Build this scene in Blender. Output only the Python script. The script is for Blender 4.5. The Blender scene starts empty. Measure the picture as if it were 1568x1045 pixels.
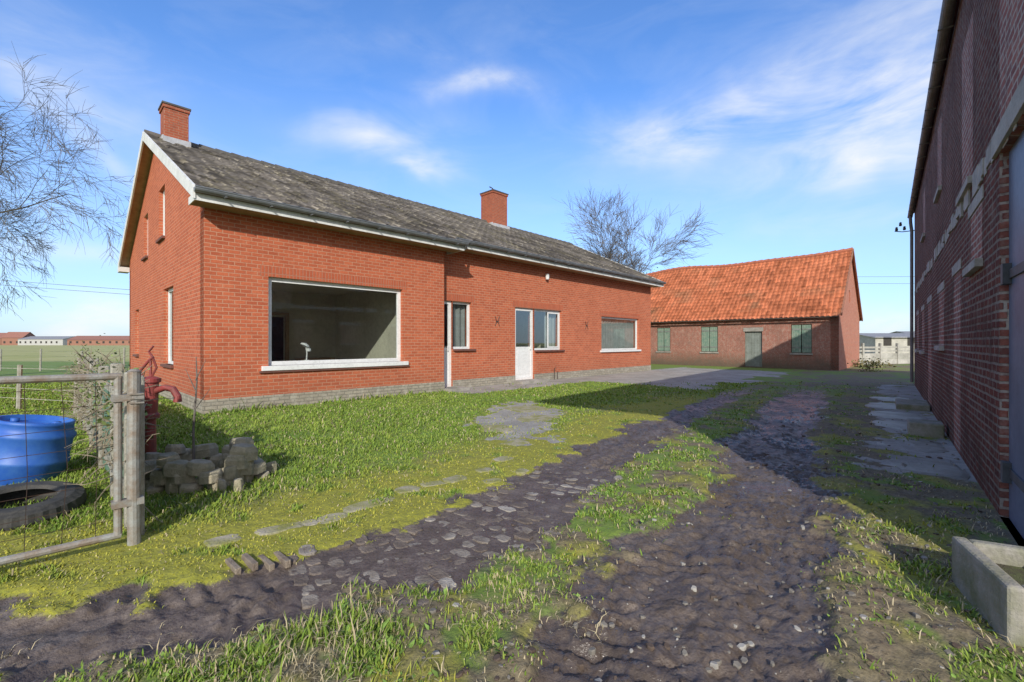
import bpy, math, random
import numpy as np
from mathutils import Vector, Matrix
random.seed(7); rng=np.random.default_rng(7)
D=bpy.data; SC=bpy.context.scene
# ------------------------------------------------------------ node helpers
def newmat(name):
    m=D.materials.new(name); m.use_nodes=True
    nt=m.node_tree; b=nt.nodes['Principled BSDF']; return m,nt,b
def N(nt,t,**k):
    n=nt.nodes.new(t)
    for a,v in k.items(): setattr(n,a,v)
    return n
def c4(c): return (c[0],c[1],c[2],1.0)
def mixc(nt,f,a,b,mode='MIX'):
    n=N(nt,'ShaderNodeMix',data_type='RGBA',blend_type=mode)
    for sock,val in ((n.inputs[0],f),(n.inputs[6],a),(n.inputs[7],b)):
        if isinstance(val,(int,float)): sock.default_value=val
        elif isinstance(val,tuple): sock.default_value=c4(val)
        else: nt.links.new(val,sock)
    return n.outputs[2]
def mth(nt,op,a,b=None,c=None,clamp=False):
    n=N(nt,'ShaderNodeMath',operation=op); n.use_clamp=clamp
    for i,v in enumerate((a,b,c)):
        if v is None: continue
        if isinstance(v,(int,float)): n.inputs[i].default_value=v
        else: nt.links.new(v,n.inputs[i])
    return n.outputs[0]
def noise(nt,vec,scale,detail=4,rough=.6,dist=0):
    n=N(nt,'ShaderNodeTexNoise'); n.inputs['Scale'].default_value=scale
    n.inputs['Detail'].default_value=detail; n.inputs['Roughness'].default_value=rough
    n.inputs['Distortion'].default_value=dist
    if vec is not None: nt.links.new(vec,n.inputs['Vector'])
    return n.outputs['Fac']
def ramp(nt,f,lo,hi):
    n=N(nt,'ShaderNodeMapRange'); n.inputs[1].default_value=lo; n.inputs[2].default_value=hi
    nt.links.new(f,n.inputs[0]); return n.outputs[0]
def objco(nt): return N(nt,'ShaderNodeTexCoord').outputs['Object']
def bump(nt,b,h,strength,dist):
    n=N(nt,'ShaderNodeBump'); n.inputs['Strength'].default_value=strength; n.inputs['Distance'].default_value=dist
    nt.links.new(h,n.inputs['Height']); nt.links.new(n.outputs[0],b.inputs['Normal'])
def simple(name,c,c2=None,rough=.7,sc=4,metal=0,bmp=.2,spec=.3,lo=.35,hi=.65):
    m,nt,b=newmat(name); v=objco(nt)
    if c2 is None: c2=tuple(x*.7 for x in c)
    n1=noise(nt,v,sc,4,.65); n2=noise(nt,v,sc*9,2,.6)
    col=mixc(nt,ramp(nt,n1,lo,hi),c,c2)
    col=mixc(nt,mth(nt,'MULTIPLY',ramp(nt,n2,.45,.75),.35),col,tuple(x*.5 for x in c))
    nt.links.new(col,b.inputs['Base Color']); b.inputs['Roughness'].default_value=rough
    b.inputs['Metallic'].default_value=metal; b.inputs['Specular IOR Level'].default_value=spec
    bump(nt,b,n2,bmp,.01); return m
def brick(name,c1,c2,mortar,bw=.21,bh=.075,ms=.008,vert=False,var=.35,stain=None,stf=.5,dist=0.0,bstr=.6,grime=.0,stain2=None):
    m,nt,b=newmat(name); v=objco(nt)
    s=N(nt,'ShaderNodeSeparateXYZ'); nt.links.new(v,s.inputs[0])
    a=mth(nt,'ADD',s.outputs[0],s.outputs[1]); z=s.outputs[2]
    if dist>0:
        nn=noise(nt,v,3.0,2); z=mth(nt,'ADD',z,mth(nt,'MULTIPLY',mth(nt,'SUBTRACT',nn,.5),dist))
        nn=noise(nt,v,14.0,2); z=mth(nt,'ADD',z,mth(nt,'MULTIPLY',mth(nt,'SUBTRACT',nn,.5),dist*.5))
        a=mth(nt,'ADD',a,mth(nt,'MULTIPLY',mth(nt,'SUBTRACT',nn,.5),dist))
        wnz=N(nt,'ShaderNodeTexWhiteNoise',noise_dimensions='1D'); nt.links.new(mth(nt,'FLOOR',mth(nt,'DIVIDE',z,bh)),wnz.inputs['W'])
        a=mth(nt,'ADD',a,mth(nt,'MULTIPLY',wnz.outputs['Value'],bw))
    cb=N(nt,'ShaderNodeCombineXYZ')
    nt.links.new(z if vert else a,cb.inputs[0]); nt.links.new(a if vert else z,cb.inputs[1])
    br=N(nt,'ShaderNodeTexBrick'); nt.links.new(cb.outputs[0],br.inputs['Vector'])
    br.inputs['Scale'].default_value=1; br.inputs['Brick Width'].default_value=bw; br.inputs['Row Height'].default_value=bh
    br.inputs['Mortar Size'].default_value=ms; br.inputs['Mortar Smooth'].default_value=.3; br.inputs['Bias'].default_value=0
    br.inputs['Color1'].default_value=c4(c1); br.inputs['Color2'].default_value=c4(c2); br.inputs['Mortar'].default_value=c4(mortar)
    if vert or dist>0: br.offset=0
    n1=noise(nt,v,.8,4,.65); n2=noise(nt,v,30,3,.6); n3=noise(nt,v,5,4,.7)
    col=mixc(nt,mth(nt,'MULTIPLY',ramp(nt,n1,.35,.7),var),br.outputs['Color'],tuple(x*.55 for x in c1))
    col=mixc(nt,mth(nt,'MULTIPLY',ramp(nt,n2,.45,.7),var),col,tuple(x*.45 for x in c2))
    if stain: col=mixc(nt,mth(nt,'MULTIPLY',ramp(nt,n3,.5,.68),stf),col,stain)
    if stain2:
        n4=noise(nt,v,1.7,5,.75); col=mixc(nt,mth(nt,'MULTIPLY',ramp(nt,n4,.5,.64),.7),col,stain2)
    if grime>0:
        g=mth(nt,'MULTIPLY',mth(nt,'SUBTRACT',1.0,ramp(nt,mth(nt,'ADD',s.outputs[2],mth(nt,'MULTIPLY',n3,-.8)),-.3,.5)),grime)
        col=mixc(nt,g,col,(.09,.085,.06))
    nt.links.new(col,b.inputs['Base Color']); b.inputs['Roughness'].default_value=.85; b.inputs['Specular IOR Level'].default_value=.2
    h=mth(nt,'SUBTRACT',mth(nt,'MULTIPLY',n2,.5),br.outputs['Fac'])
    bump(nt,b,h,bstr,.008); return m
# ------------------------------------------------------------ mesh builder
class MB:
    def __init__(s): s.v=[]; s.f=[]; s.m=[]
    def add(s,vs,fs,mi=0):
        o=len(s.v); s.v+= [tuple(x) for x in vs]; s.f+=[tuple(i+o for i in f) for f in fs]; s.m+=[mi]*len(fs)
    def box(s,a0,a1,b0,b1,z0,z1,mp=None,mi=0):
        P=[(a,b,z) for z in (z0,z1) for b in (b0,b1) for a in (a0,a1)]
        if mp: P=[mp(*p) for p in P]
        s.add(P,[(0,2,3,1),(4,5,7,6),(0,1,5,4),(2,6,7,3),(0,4,6,2),(1,3,7,5)],mi)
    def quad(s,P,mi=0): s.add(P,[tuple(range(len(P)))],mi)
    def chain(s,pts,rad,seg=8,mi=0,cap=True):
        pts=[Vector(p) for p in pts]; n=len(pts)
        if isinstance(rad,(int,float)): rad=[rad]*n
        vs=[];fs=[]; u=None
        for i,p in enumerate(pts):
            d=(pts[min(i+1,n-1)]-pts[max(i-1,0)]).normalized()
            if u is None:
                u=d.orthogonal().normalized()
            u=(u-d*u.dot(d)); u=u.normalized() if u.length>1e-6 else d.orthogonal().normalized()
            w=d.cross(u)
            for k in range(seg):
                t=2*math.pi*k/seg; vs.append(p+(u*math.cos(t)+w*math.sin(t))*rad[i])
        for i in range(n-1):
            for k in range(seg):
                k2=(k+1)%seg; fs.append((i*seg+k,i*seg+k2,(i+1)*seg+k2,(i+1)*seg+k))
        if cap: fs.append(tuple(range(seg))[::-1]); fs.append(tuple(range((n-1)*seg,n*seg)))
        s.add(vs,fs,mi)
    def lathe(s,prof,M=None,seg=24,mi=0):
        vs=[];fs=[]
        for r,z in prof:
            for k in range(seg):
                t=2*math.pi*k/seg; p=Vector((r*math.cos(t),r*math.sin(t),z)); vs.append(M@p if M else p)
        for i in range(len(prof)-1):
            for k in range(seg):
                k2=(k+1)%seg; fs.append((i*seg+k,i*seg+k2,(i+1)*seg+k2,(i+1)*seg+k))
        s.add(vs,fs,mi)
    def stone(s,x,y,z,rx,ry,h,rot,mi=0,n=7,sink=.06,tilt=.06,sq=False):
        ang=[2*math.pi*(k+random.uniform(-.25,.25))/n for k in range(n)]
        rr=[random.uniform(.85,1.15) for _ in ang]; vs=[]
        if sq: rr=[r/((abs(math.cos(a))**5+abs(math.sin(a))**5)**.2) for a,r in zip(ang,[random.uniform(.86,1.08) for _ in ang])]
        tx,ty=random.uniform(-tilt,tilt),random.uniform(-tilt,tilt)
        for lv,(sc,zz) in enumerate(((1,-sink),(1,h*.55),(.86 if sq else .8,h))):
            for a,r in zip(ang,rr):
                px,py=rx*r*sc*math.cos(a),ry*r*sc*math.sin(a)
                vs.append((x+px*math.cos(rot)-py*math.sin(rot),y+px*math.sin(rot)+py*math.cos(rot),z+zz+px*tx+py*ty))
        fs=[]
        for lv in range(2):
            for k in range(n):
                k2=(k+1)%n; fs.append((lv*n+k,lv*n+k2,(lv+1)*n+k2,(lv+1)*n+k))
        fs.append(tuple(range(2*n,3*n))); s.add(vs,fs,mi)
    def obj(s,name,mats,parent=None,smooth=False,bevel=0):
        me=D.meshes.new(name); me.from_pydata(s.v,[],s.f)
        if not isinstance(mats,(list,tuple)): mats=[mats]
        for m in mats: me.materials.append(m)
        me.polygons.foreach_set('material_index',s.m)
        if smooth: me.polygons.foreach_set('use_smooth',[True]*len(me.polygons))
        me.update(); o=D.objects.new(name,me); SC.collection.objects.link(o)
        if parent: o.parent=parent
        if bevel:
            bv=o.modifiers.new('b','BEVEL'); bv.width=bevel; bv.segments=2; bv.limit_method='ANGLE'
        return o
def empty(name,loc,rot=0):
    e=D.objects.new(name,None); e.location=loc; e.rotation_euler=(0,0,rot); e.empty_display_size=.3
    SC.collection.objects.link(e); return e
def tri_mesh(name,V,F,mats,cols=None,parent=None):
    me=D.meshes.new(name); nv=len(V); nf=len(F)
    me.vertices.add(nv); me.vertices.foreach_set('co',V.astype(np.float32).ravel())
    k=F.shape[1]
    me.loops.add(nf*k); me.loops.foreach_set('vertex_index',F.astype(np.int32).ravel())
    me.polygons.add(nf); me.polygons.foreach_set('loop_start',np.arange(0,nf*k,k,dtype=np.int32))
    me.update(calc_edges=True)
    if cols is not None:
        a=me.color_attributes.new('col','FLOAT_COLOR','POINT'); cc=np.ones((nv,4),np.float32); cc[:,:3]=cols
        a.data.foreach_set('color',cc.ravel())
    me.materials.append(mats); o=D.objects.new(name,me); SC.collection.objects.link(o)
    if parent: o.parent=parent
    return o
def colmat(name,rough=.8,var=.25,sc=6,spec=.2,plain=False):
    m,nt,b=newmat(name); a=N(nt,'ShaderNodeAttribute',attribute_name='col')
    if plain:
        nt.nodes.remove(b); out=[n for n in nt.nodes if n.type=='OUTPUT_MATERIAL'][0]
        d=N(nt,'ShaderNodeBsdfDiffuse'); nt.links.new(a.outputs['Color'],d.inputs[0]); nt.links.new(d.outputs[0],out.inputs[0]); return m
    v=objco(nt)
    n1=noise(nt,v,sc,4,.7)
    h=N(nt,'ShaderNodeHueSaturation'); nt.links.new(a.outputs['Color'],h.inputs['Color'])
    nt.links.new(mth(nt,'ADD',mth(nt,'MULTIPLY',n1,var*2),1-var),h.inputs['Value'])
    nt.links.new(h.outputs[0],b.inputs['Base Color']); b.inputs['Roughness'].default_value=rough; b.inputs['Specular IOR Level'].default_value=spec
    return m
# ------------------------------------------------------------ numpy noise
def _h(ix,iy,s):
    n=(ix.astype(np.int64)*374761393+iy.astype(np.int64)*668265263+s*1442695041)&0x7fffffff
    n=((n^(n>>13))*1274126177)&0x7fffffff
    return ((n^(n>>16))&0xffff)/65535.0
def vn(x,y,s=0):
    ix=np.floor(x);iy=np.floor(y);fx=x-ix;fy=y-iy
    fx=fx*fx*(3-2*fx);fy=fy*fy*(3-2*fy)
    a=_h(ix,iy,s);b=_h(ix+1,iy,s);c=_h(ix,iy+1,s);d=_h(ix+1,iy+1,s)
    return (a*(1-fx)+b*fx)*(1-fy)+(c*(1-fx)+d*fx)*fy
def fbm(x,y,s=0,o=4):
    t=0;amp=.5;tot=0
    for i in range(o):
        t=t+amp*vn(x*2**i+17.3*i,y*2**i-9.1*i,s+i); tot+=amp; amp*=.5
    return t/tot
def ss(x,a,b):
    t=np.clip((x-a)/(b-a),0,1); return t*t*(3-2*t)
L1=[(-9,1.2),(-4.5,1.72),(-2.9,1.95),(-1.9,2.2),(-1.25,2.6),(-.6,3.1),(.1,3.95),(.92,5.4),(2.3,7.4),(5.1,11.1),(8,14.8)]
L2=[(-1.2,-1),(.1,1.1),(.72,2.04),(1.1,2.58),(1.85,3.5),(2.6,4.5),(3.6,6.24),(5.1,8.4),(7.4,11.5),(9.5,14.8)]
CS0=4.53+1.63+1.03+.76+.05
def pdist(X,Y,L):
    best=np.full(X.shape,1e9);S=np.zeros(X.shape);T=np.zeros(X.shape);acc=0
    for (x0,y0),(x1,y1) in zip(L[:-1],L[1:]):
        dx,dy=x1-x0,y1-y0;l=math.hypot(dx,dy);dx/=l;dy/=l
        q=(X-x0)*dx+(Y-y0)*dy; t=(-(X-x0)*dy+(Y-y0)*dx); qc=np.clip(q,0,l)
        d=np.hypot(X-x0-qc*dx,Y-y0-qc*dy); m=d<best
        best=np.where(m,d,best);S=np.where(m,acc+qc,S);T=np.where(m,np.where(t>=0,d,-d),T);acc+=l
    return best,S,T
def fields(X,Y):
    f={}
    n1=fbm(X*1.1,Y*1.1,1); n2=fbm(X*5,Y*5,2); n3=fbm(X*16,Y*16,3); n4=fbm(X*.35,Y*.35,5); n5=fbm(X*2.3,Y*2.3,8)
    d1,s1,t1=pdist(X,Y,L1); d2,s2,t2=pdist(X,Y,L2)
    wob=(n1-.5)*.55+(n2-.5)*.6
    fade=1-ss(Y,9,16)*.75
    m1=(1-ss(d1+wob,.26,.50))*fade; m2=(1-ss(d2+wob,.36,.66))*fade
    cobz=ss(s1,CS0-.2,CS0+.1)*(1-ss(s1,CS0+3.0,CS0+3.4))*(1-ss(d1,.45,.6))
    u=(X+6)*.694+(Y-8.79)*.72; v=-(X+6)*.72+(Y-8.79)*.694
    s=(X-3.94)*.639+(Y-3.65)*.769; p=-(X-3.94)*.769+(Y-3.65)*.639
    strip=ss(u,5.6,6.2)*ss(v+(n2-.5)*.5,-1.25,-.95)*(1-ss(u,19,20))
    patch=(1-ss(np.hypot((X-.15-(Y-8.6)*.02)/1.0,(Y-8.6)/3.0)+(n2-.5)*.9+(n1-.5)*.6,.6,.95))
    yard=ss(u+(n1-.5)*2,10.5,12.5)*ss(v+(n1-.5)*3,-5.8,-4.6)*(1-ss(u+(n1-.5)*3,21,24))*(1-ss(v,.4,.6))
    apron=(1-ss(p+(n2-.5)*.7+(n1-.5)*.5,.75,1.05))*ss(s+(n1-.5),.8,1.3)*(1-ss(s,14,15))
    left=t1>0
    right=t2<0
    f['mud']=np.clip(np.maximum(m1,m2),0,1)
    conc=np.clip(np.maximum.reduce([strip,yard,apron*(1-.6*ss(n5,.5,.65)),patch*.75]),0,1); f['conc']=conc
    moss=np.where(left,1-ss(d1+(n1-.5)*1.6,1.1,2.3),0)*(1-ss(Y,10,13))
    moss=np.maximum(moss,patch*.8)
    moss=np.maximum(moss,np.where(~left,ss(n5,.55,.7)*.7,0)*(1-ss(Y,10,14)))
    f['moss']=moss*ss(n2+.15,.35,.6)
    dirt=np.where(right,ss(n2+(n1-.5)*.9,.33,.55)*.95,0)
    dirt=np.maximum(dirt,np.where((~left)&(~right),ss(n2+(n5-.5)*.8,.46,.66)*.92,0))
    dirt=np.maximum(dirt,np.where(left,ss(n2+(n5-.5)*.8,.58,.76)*.65*(1-ss(d1,1.3,2.6)),0))
    dirt=np.maximum(dirt,(~left)*(1-ss(Y+(n1-.5)*1.2-(X+.2)*.1,1.7,2.5))*ss(n2,.36,.55)*ss(X,-.9,.3)*.9)
    dirt=np.maximum(dirt,np.where(p<1.6,ss(n2,.3,.5)*.9,0)*(1-ss(s,13,15)))
    f['dirt']=np.clip(dirt,0,1)
    f['field']=ss(Y+n1*2-X*.0,33,36)
    n6=fbm(X*34,Y*34,13,2)
    tread=np.sin(2*math.pi*(s1/.12+np.abs(t1)*3.2)+ (n2-.5)*6)*.014*(1-ss(d1,.32,.5))*ss(n5+(n2-.5)*.5,.40,.55)
    tread2=np.sin(2*math.pi*(s2/.14+np.abs(t2)*3.0)+(n2-.5)*7)*.015*(1-ss(d2,.4,.62))*ss(n5+(n2-.5)*.6,.42,.58)
    near=1-ss(Y,12,20)
    z=.05*(n4-.5)*near+.03*(n1-.5)*near
    z=z-.03*m1-.04*m2+(tread+tread2)*near*f['mud']*(1-cobz)
    z=z-.018*near*m1*np.exp(-((d1-.17)/.07)**2)*(1-cobz)
    z=z-.022*near*m2*np.exp(-((d2-.27)/.09)**2)
    z=z+((n3-.5)*(.012+.030*f['mud']+.02*f['dirt'])*near*(1-conc*.85)+(n2-.5)*.024*near*(1-conc*.7)+(n6-.5)*.018*(f['mud']+f['dirt']*.7)*near*(1-conc))*(1-.7*cobz)
    z=z+.02*np.exp(-((d2-.62)/.12)**2)*near
    puddle=np.exp(-(((X-2.6)/.42)**2+((Y-4.55)/.2)**2)); z=z*(1-puddle*.85)-puddle*.05
    f['wet']=np.clip(puddle*1.5+m2*ss(n5,.42,.6)*.75+m1*ss(n5,.5,.66)*.5,0,1)
    z=z*(1-ss(v,-.5,-.1)*(u>-1)*(u<20))
    z=z*(1-(1-ss(p,.05,.5)))
    g=np.where(left,1.0,.8); g=np.where(right,.5,g)
    g=g*(1-np.clip(f['mud']*1.1,0,1))*(1-np.clip(conc*1.1,0,1)*.95)*(1-f['dirt']*.93)
    inh=(u>-.05)&(v>-.02); inb=(p<.03)&(s>-5.3)&(s<15)
    f['grass']=np.where(inh|inb,0,g); f['z']=z; f['left']=left; f['u']=u;f['v']=v;f['p']=p;f['d1']=d1
    return f
def gz(x,y): return float(fields(np.array([float(x)]),np.array([float(y)]))['z'][0])
# ------------------------------------------------------------ ground
def axis(fine0,fine1,st,growth,lo,hi):
    c=list(np.arange(fine0,fine1,st)); d=st;x=c[-1]
    while x<hi: d*=growth; x+=d; c.append(x)
    d=st;x=c[0];pre=[]
    while x>lo: d*=growth; x-=d; pre.append(x)
    return np.array(pre[::-1]+c)
xs=axis(-3.0,3.6,.017,1.024,-900,900); ys=axis(1.7,5.2,.016,1.020,-200,1500)
XX,YY=np.meshgrid(xs,ys); F=fields(XX,YY)
V=np.stack([XX.ravel(),YY.ravel(),F['z'].ravel()],1); nx=len(xs);ny=len(ys)
ii=(np.arange(ny-1)[:,None]*nx+np.arange(nx-1)[None,:]).ravel()
FQ=np.stack([ii,ii+1,ii+nx+1,ii+nx],1)
gm,nt,b=newmat('ground_mat')
tc=objco(nt)
def at(n): return N(nt,'ShaderNodeAttribute',attribute_name=n).outputs['Fac']
nA=noise(nt,tc,1.2,4,.7); nB=noise(nt,tc,9,4,.7); nC=noise(nt,tc,45,3,.7); nF=noise(nt,tc,.12,2,.6)
soil=mixc(nt,ramp(nt,nB,.35,.65),(.14,.105,.068),(.23,.18,.12))
soil=mixc(nt,ramp(nt,nC,.5,.7),soil,(.085,.06,.04))
grs=mixc(nt,ramp(nt,nB,.35,.65),(.13,.20,.03),(.20,.24,.045))
grs=mixc(nt,ramp(nt,nA,.4,.7),grs,(.14,.24,.04))
grs=mixc(nt,mth(nt,'MULTIPLY',ramp(nt,nC,.5,.7),.4),grs,(.09,.12,.03))
mossc=mixc(nt,ramp(nt,nC,.35,.65),(.33,.32,.03),(.20,.20,.04))
mud=mixc(nt,ramp(nt,nB,.35,.65),(.11,.083,.065),(.18,.145,.12))
mud=mixc(nt,mth(nt,'MULTIPLY',ramp(nt,nC,.45,.68),.75),mud,(.06,.043,.033))
mud=mixc(nt,mth(nt,'MULTIPLY',ramp(nt,nA,.42,.65),.5),mud,(.068,.05,.039))
con=mixc(nt,ramp(nt,nB,.35,.65),(.32,.30,.26),(.42,.40,.36))
con=mixc(nt,mth(nt,'MULTIPLY',ramp(nt,nA,.4,.65),.7),con,(.2,.19,.165))
con=mixc(nt,mth(nt,'MULTIPLY',ramp(nt,nC,.55,.7),.5),con,(.13,.12,.10))
fld=mixc(nt,ramp(nt,nF,.35,.65),(.30,.31,.08),(.42,.38,.16))
col=mixc(nt,at('dirt'),grs,soil)
col=mixc(nt,at('moss'),col,mossc)
cf=ramp(nt,mth(nt,'ADD',at('conc'),mth(nt,'MULTIPLY',mth(nt,'SUBTRACT',nB,.5),.9)),.45,.6)
col=mixc(nt,cf,col,con)
mf=ramp(nt,mth(nt,'ADD',at('mud'),mth(nt,'MULTIPLY',mth(nt,'SUBTRACT',nC,.5),.6)),.35,.65)
col=mixc(nt,mf,col,mud)
wet=at('wet')
col=mixc(nt,mth(nt,'MULTIPLY',wet,.5),col,(.05,.037,.03))
col=mixc(nt,at('field'),col,fld)
nt.links.new(col,b.inputs['Base Color'])
r=mth(nt,'SUBTRACT',.92,mth(nt,'MULTIPLY',mf,ramp(nt,nB,.35,.65)),clamp=True)
rr=mth(nt,'SUBTRACT',mth(nt,'MAXIMUM',r,.48),mth(nt,'MULTIPLY',wet,.34),clamp=True)
nt.links.new(rr,b.inputs['Roughness']); b.inputs['Specular IOR Level'].default_value=.45
bump(nt,b,nC,.5,.02)
ground=tri_mesh('ground',V,FQ,gm)
for k in ('mud','conc','moss','dirt','field','wet'):
    a=ground.data.attributes.new(k,'FLOAT','POINT'); a.data.foreach_set('value',F[k].ravel().astype(np.float32))
ground.data.polygons.foreach_set('use_smooth',[True]*len(FQ))
# ------------------------------------------------------------ grass blades
def blades(name,n,ymin,ymax,hmul,wmul,kind):
    Y=np.exp(rng.uniform(math.log(ymin),math.log(ymax),n)); X=Y*rng.uniform(-1.25,1.25,n)
    f=fields(X,Y); cl=fbm(X*2.5,Y*2.5,31); cl2=fbm(X*.9,Y*.9,41); cl3=fbm(X*6,Y*6,61)
    dens=f['grass']
    if kind=='weed': dens=dens*(~f['left'])*ss(cl3,.48,.6)*1.0
    if kind=='straw': dens=(ss(cl,.50,.64)*.5+.06)*(f['grass']>.05)+(~f['left'])*(Y<2.5)*(X<.5)*.5*ss(cl,.4,.6)
    if kind=='g': dens=np.where(f['left'],dens*(1-.55*f['moss']),dens*ss(cl3,.32,.57))
    keep=rng.uniform(0,1,n)<dens
    X=X[keep];Y=Y[keep];n=len(X); z=f['z'][keep]; left=f['left'][keep];moss=f['moss'][keep];cl=cl[keep];cl2=cl2[keep]
    vv=f['v'][keep];uu=f['u'][keep]
    h=rng.gamma(5,.2,n)*.038*hmul*np.where(left,(.40+.8*cl)*(1-.65*moss),.35+.5*cl)
    tuft=np.exp(-(((X+.75)/.45)**2+((Y-2.1)/.25)**2)); h=h*(1+1.0*tuft)
    h=h*(1+2.2*np.exp(-(vv/.16)**2)*(uu>0)*ss(cl,.35,.55))
    w=(.0016+.0009*Y)*wmul*rng.uniform(.7,1.4,n)
    ang=rng.uniform(0,2*math.pi,n); lean=rng.uniform(.2,1.1,n)*h*(1.6 if kind=='straw' else 1)
    if kind=='weed': lean=h*rng.uniform(.8,2.0,n)
    dx,dy=np.cos(ang),np.sin(ang); px,py=-dy,dx
    base=np.stack([X,Y,z-.005],1)
    def P(a,hh,ww): return base+np.stack([dx*lean*a+px*w*ww,dy*lean*a+py*w*ww,h*hh],1)
    hm=.6 if kind!='weed' else .7
    wm=.8 if kind!='weed' else 1.6
    Vv=np.stack([P(0,0,-1 if kind!='weed' else -.3),P(0,0,1 if kind!='weed' else .3),P(.35,hm,-wm),P(.35,hm,wm),P(1,1 if kind!='straw' else .55,0)],1).reshape(-1,3)
    o=np.arange(n)[:,None]*5
    Ff=np.concatenate([o+np.array([0,1,3]),o+np.array([0,3,2]),o+np.array([2,3,4])],0)
    g1=np.array([.15,.25,.040]);g2=np.array([.26,.33,.068]);g3=np.array([.42,.39,.07]);st=np.array([.56,.47,.29])
    t=np.clip(rng.normal(.4,.3,n)+(cl2-.5)*1.2,0,1)[:,None]; c=g1*(1-t)+g2*t
    mm=np.clip(moss+rng.normal(-.1,.2,n),0,1)[:,None]; c=c*(1-mm)+g3*mm
    if kind=='straw': c=st*rng.uniform(.6,1.2,n)[:,None]
    else:
        dr=(rng.uniform(0,1,n)<np.where(left,.07,.2))[:,None]; c=np.where(dr,st*.8,c)
    if kind=='weed': c=np.array([.18,.28,.065])*rng.uniform(.6,1.4,n)[:,None]
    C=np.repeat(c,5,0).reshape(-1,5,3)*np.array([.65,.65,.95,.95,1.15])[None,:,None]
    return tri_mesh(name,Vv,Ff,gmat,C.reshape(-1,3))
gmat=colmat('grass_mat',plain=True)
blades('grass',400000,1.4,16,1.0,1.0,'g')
blades('weeds',70000,1.4,12,.6,1.7,'weed')
blades('dry_straw',44000,1.4,10,1.2,.6,'straw')
# ------------------------------------------------------------ common mats
M_white=simple('white_paint',(.8,.8,.78),(.72,.72,.70),.45,2,bmp=.05,spec=.4)
M_whitew=simple('white_board',(.76,.76,.73),(.6,.6,.56),.6,3)
M_zinc=simple('zinc',(.26,.275,.29),(.16,.17,.18),.5,3,metal=.3)
M_conc=simple('concrete',(.40,.37,.33),(.25,.24,.20),.9,3,bmp=.6)
M_concd=simple('mossy_concrete',(.32,.30,.26),(.17,.175,.10),.9,5,bmp=.7)
M_dark=simple('interior_dark',(.06,.055,.05),None,.9)
M_int=simple('interior_plaster',(.66,.64,.50),(.56,.54,.43),.9,1)
M_wood=simple('soffit_wood',(.42,.29,.16),(.3,.2,.11),.6,4)
M_iron=simple('iron',(.05,.045,.045),(.09,.05,.035),.6,12)
M_lead=simple('lead_flashing',(.5,.51,.52),(.38,.38,.39),.5,4)
def glassmat(name,tint,rough=.02,f0=.1):
    m,nt,b=newmat(name); nt.nodes.remove(b); out=[n for n in nt.nodes if n.type=='OUTPUT_MATERIAL'][0]
    t=N(nt,'ShaderNodeBsdfTransparent'); t.inputs[0].default_value=c4(tint)
    g=N(nt,'ShaderNodeBsdfGlossy'); g.inputs['Roughness'].default_value=rough; g.inputs[0].default_value=(.9,.95,1,1)
    lw=N(nt,'ShaderNodeLayerWeight'); lw.inputs[0].default_value=.28
    f=mth(nt,'ADD',mth(nt,'MULTIPLY',lw.outputs['Facing'],.35),f0)
    mx=N(nt,'ShaderNodeMixShader'); nt.links.new(f,mx.inputs[0]); nt.links.new(t.outputs[0],mx.inputs[1]); nt.links.new(g.outputs[0],mx.inputs[2])
    nt.links.new(mx.outputs[0],out.inputs[0]); return m
M_glass=glassmat('window_glass',(.82,.86,.84),f0=.14)
B_house=brick('house_brick',(.57,.148,.068),(.42,.10,.048),(.52,.27,.17),.21,.078,.010,var=.28,stain=(.62,.23,.12),stf=.3,grime=.2)
B_sold=brick('house_soldier_brick',(.52,.13,.06),(.42,.10,.048),(.42,.2,.13),.24,.072,.010,vert=True,var=.25)
B_plinth=brick('plinth_brick',(.46,.41,.32),(.35,.31,.25),(.24,.22,.18),.21,.075,.010,var=.4,stain=(.6,.57,.48),stf=.5,grime=.15)
B_chim=brick('chimney_brick',(.44,.12,.06),(.34,.09,.048),(.38,.22,.15),.21,.07,.008,var=.3,stain=(.18,.07,.05),stf=.4)
B_barn=brick('barn_brick',(.44,.145,.10),(.24,.085,.07),(.58,.50,.42),.205,.072,.013,var=.45,stain=(.60,.48,.40),stf=.4,dist=.024,bstr=1.0,grime=.3,stain2=(.19,.10,.08))
B_old=brick('old_brick',(.42,.16,.11),(.33,.13,.09),(.44,.36,.29),.21,.07,.009,var=.4,stain=(.5,.38,.3),stf=.45,dist=.015,grime=.8,stain2=(.25,.14,.105))
B_oldg=brick('old_gable_brick',(.55,.18,.11),(.46,.15,.10),(.5,.34,.25),.21,.07,.009,var=.3,stain=(.6,.38,.28),stf=.4)
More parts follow.
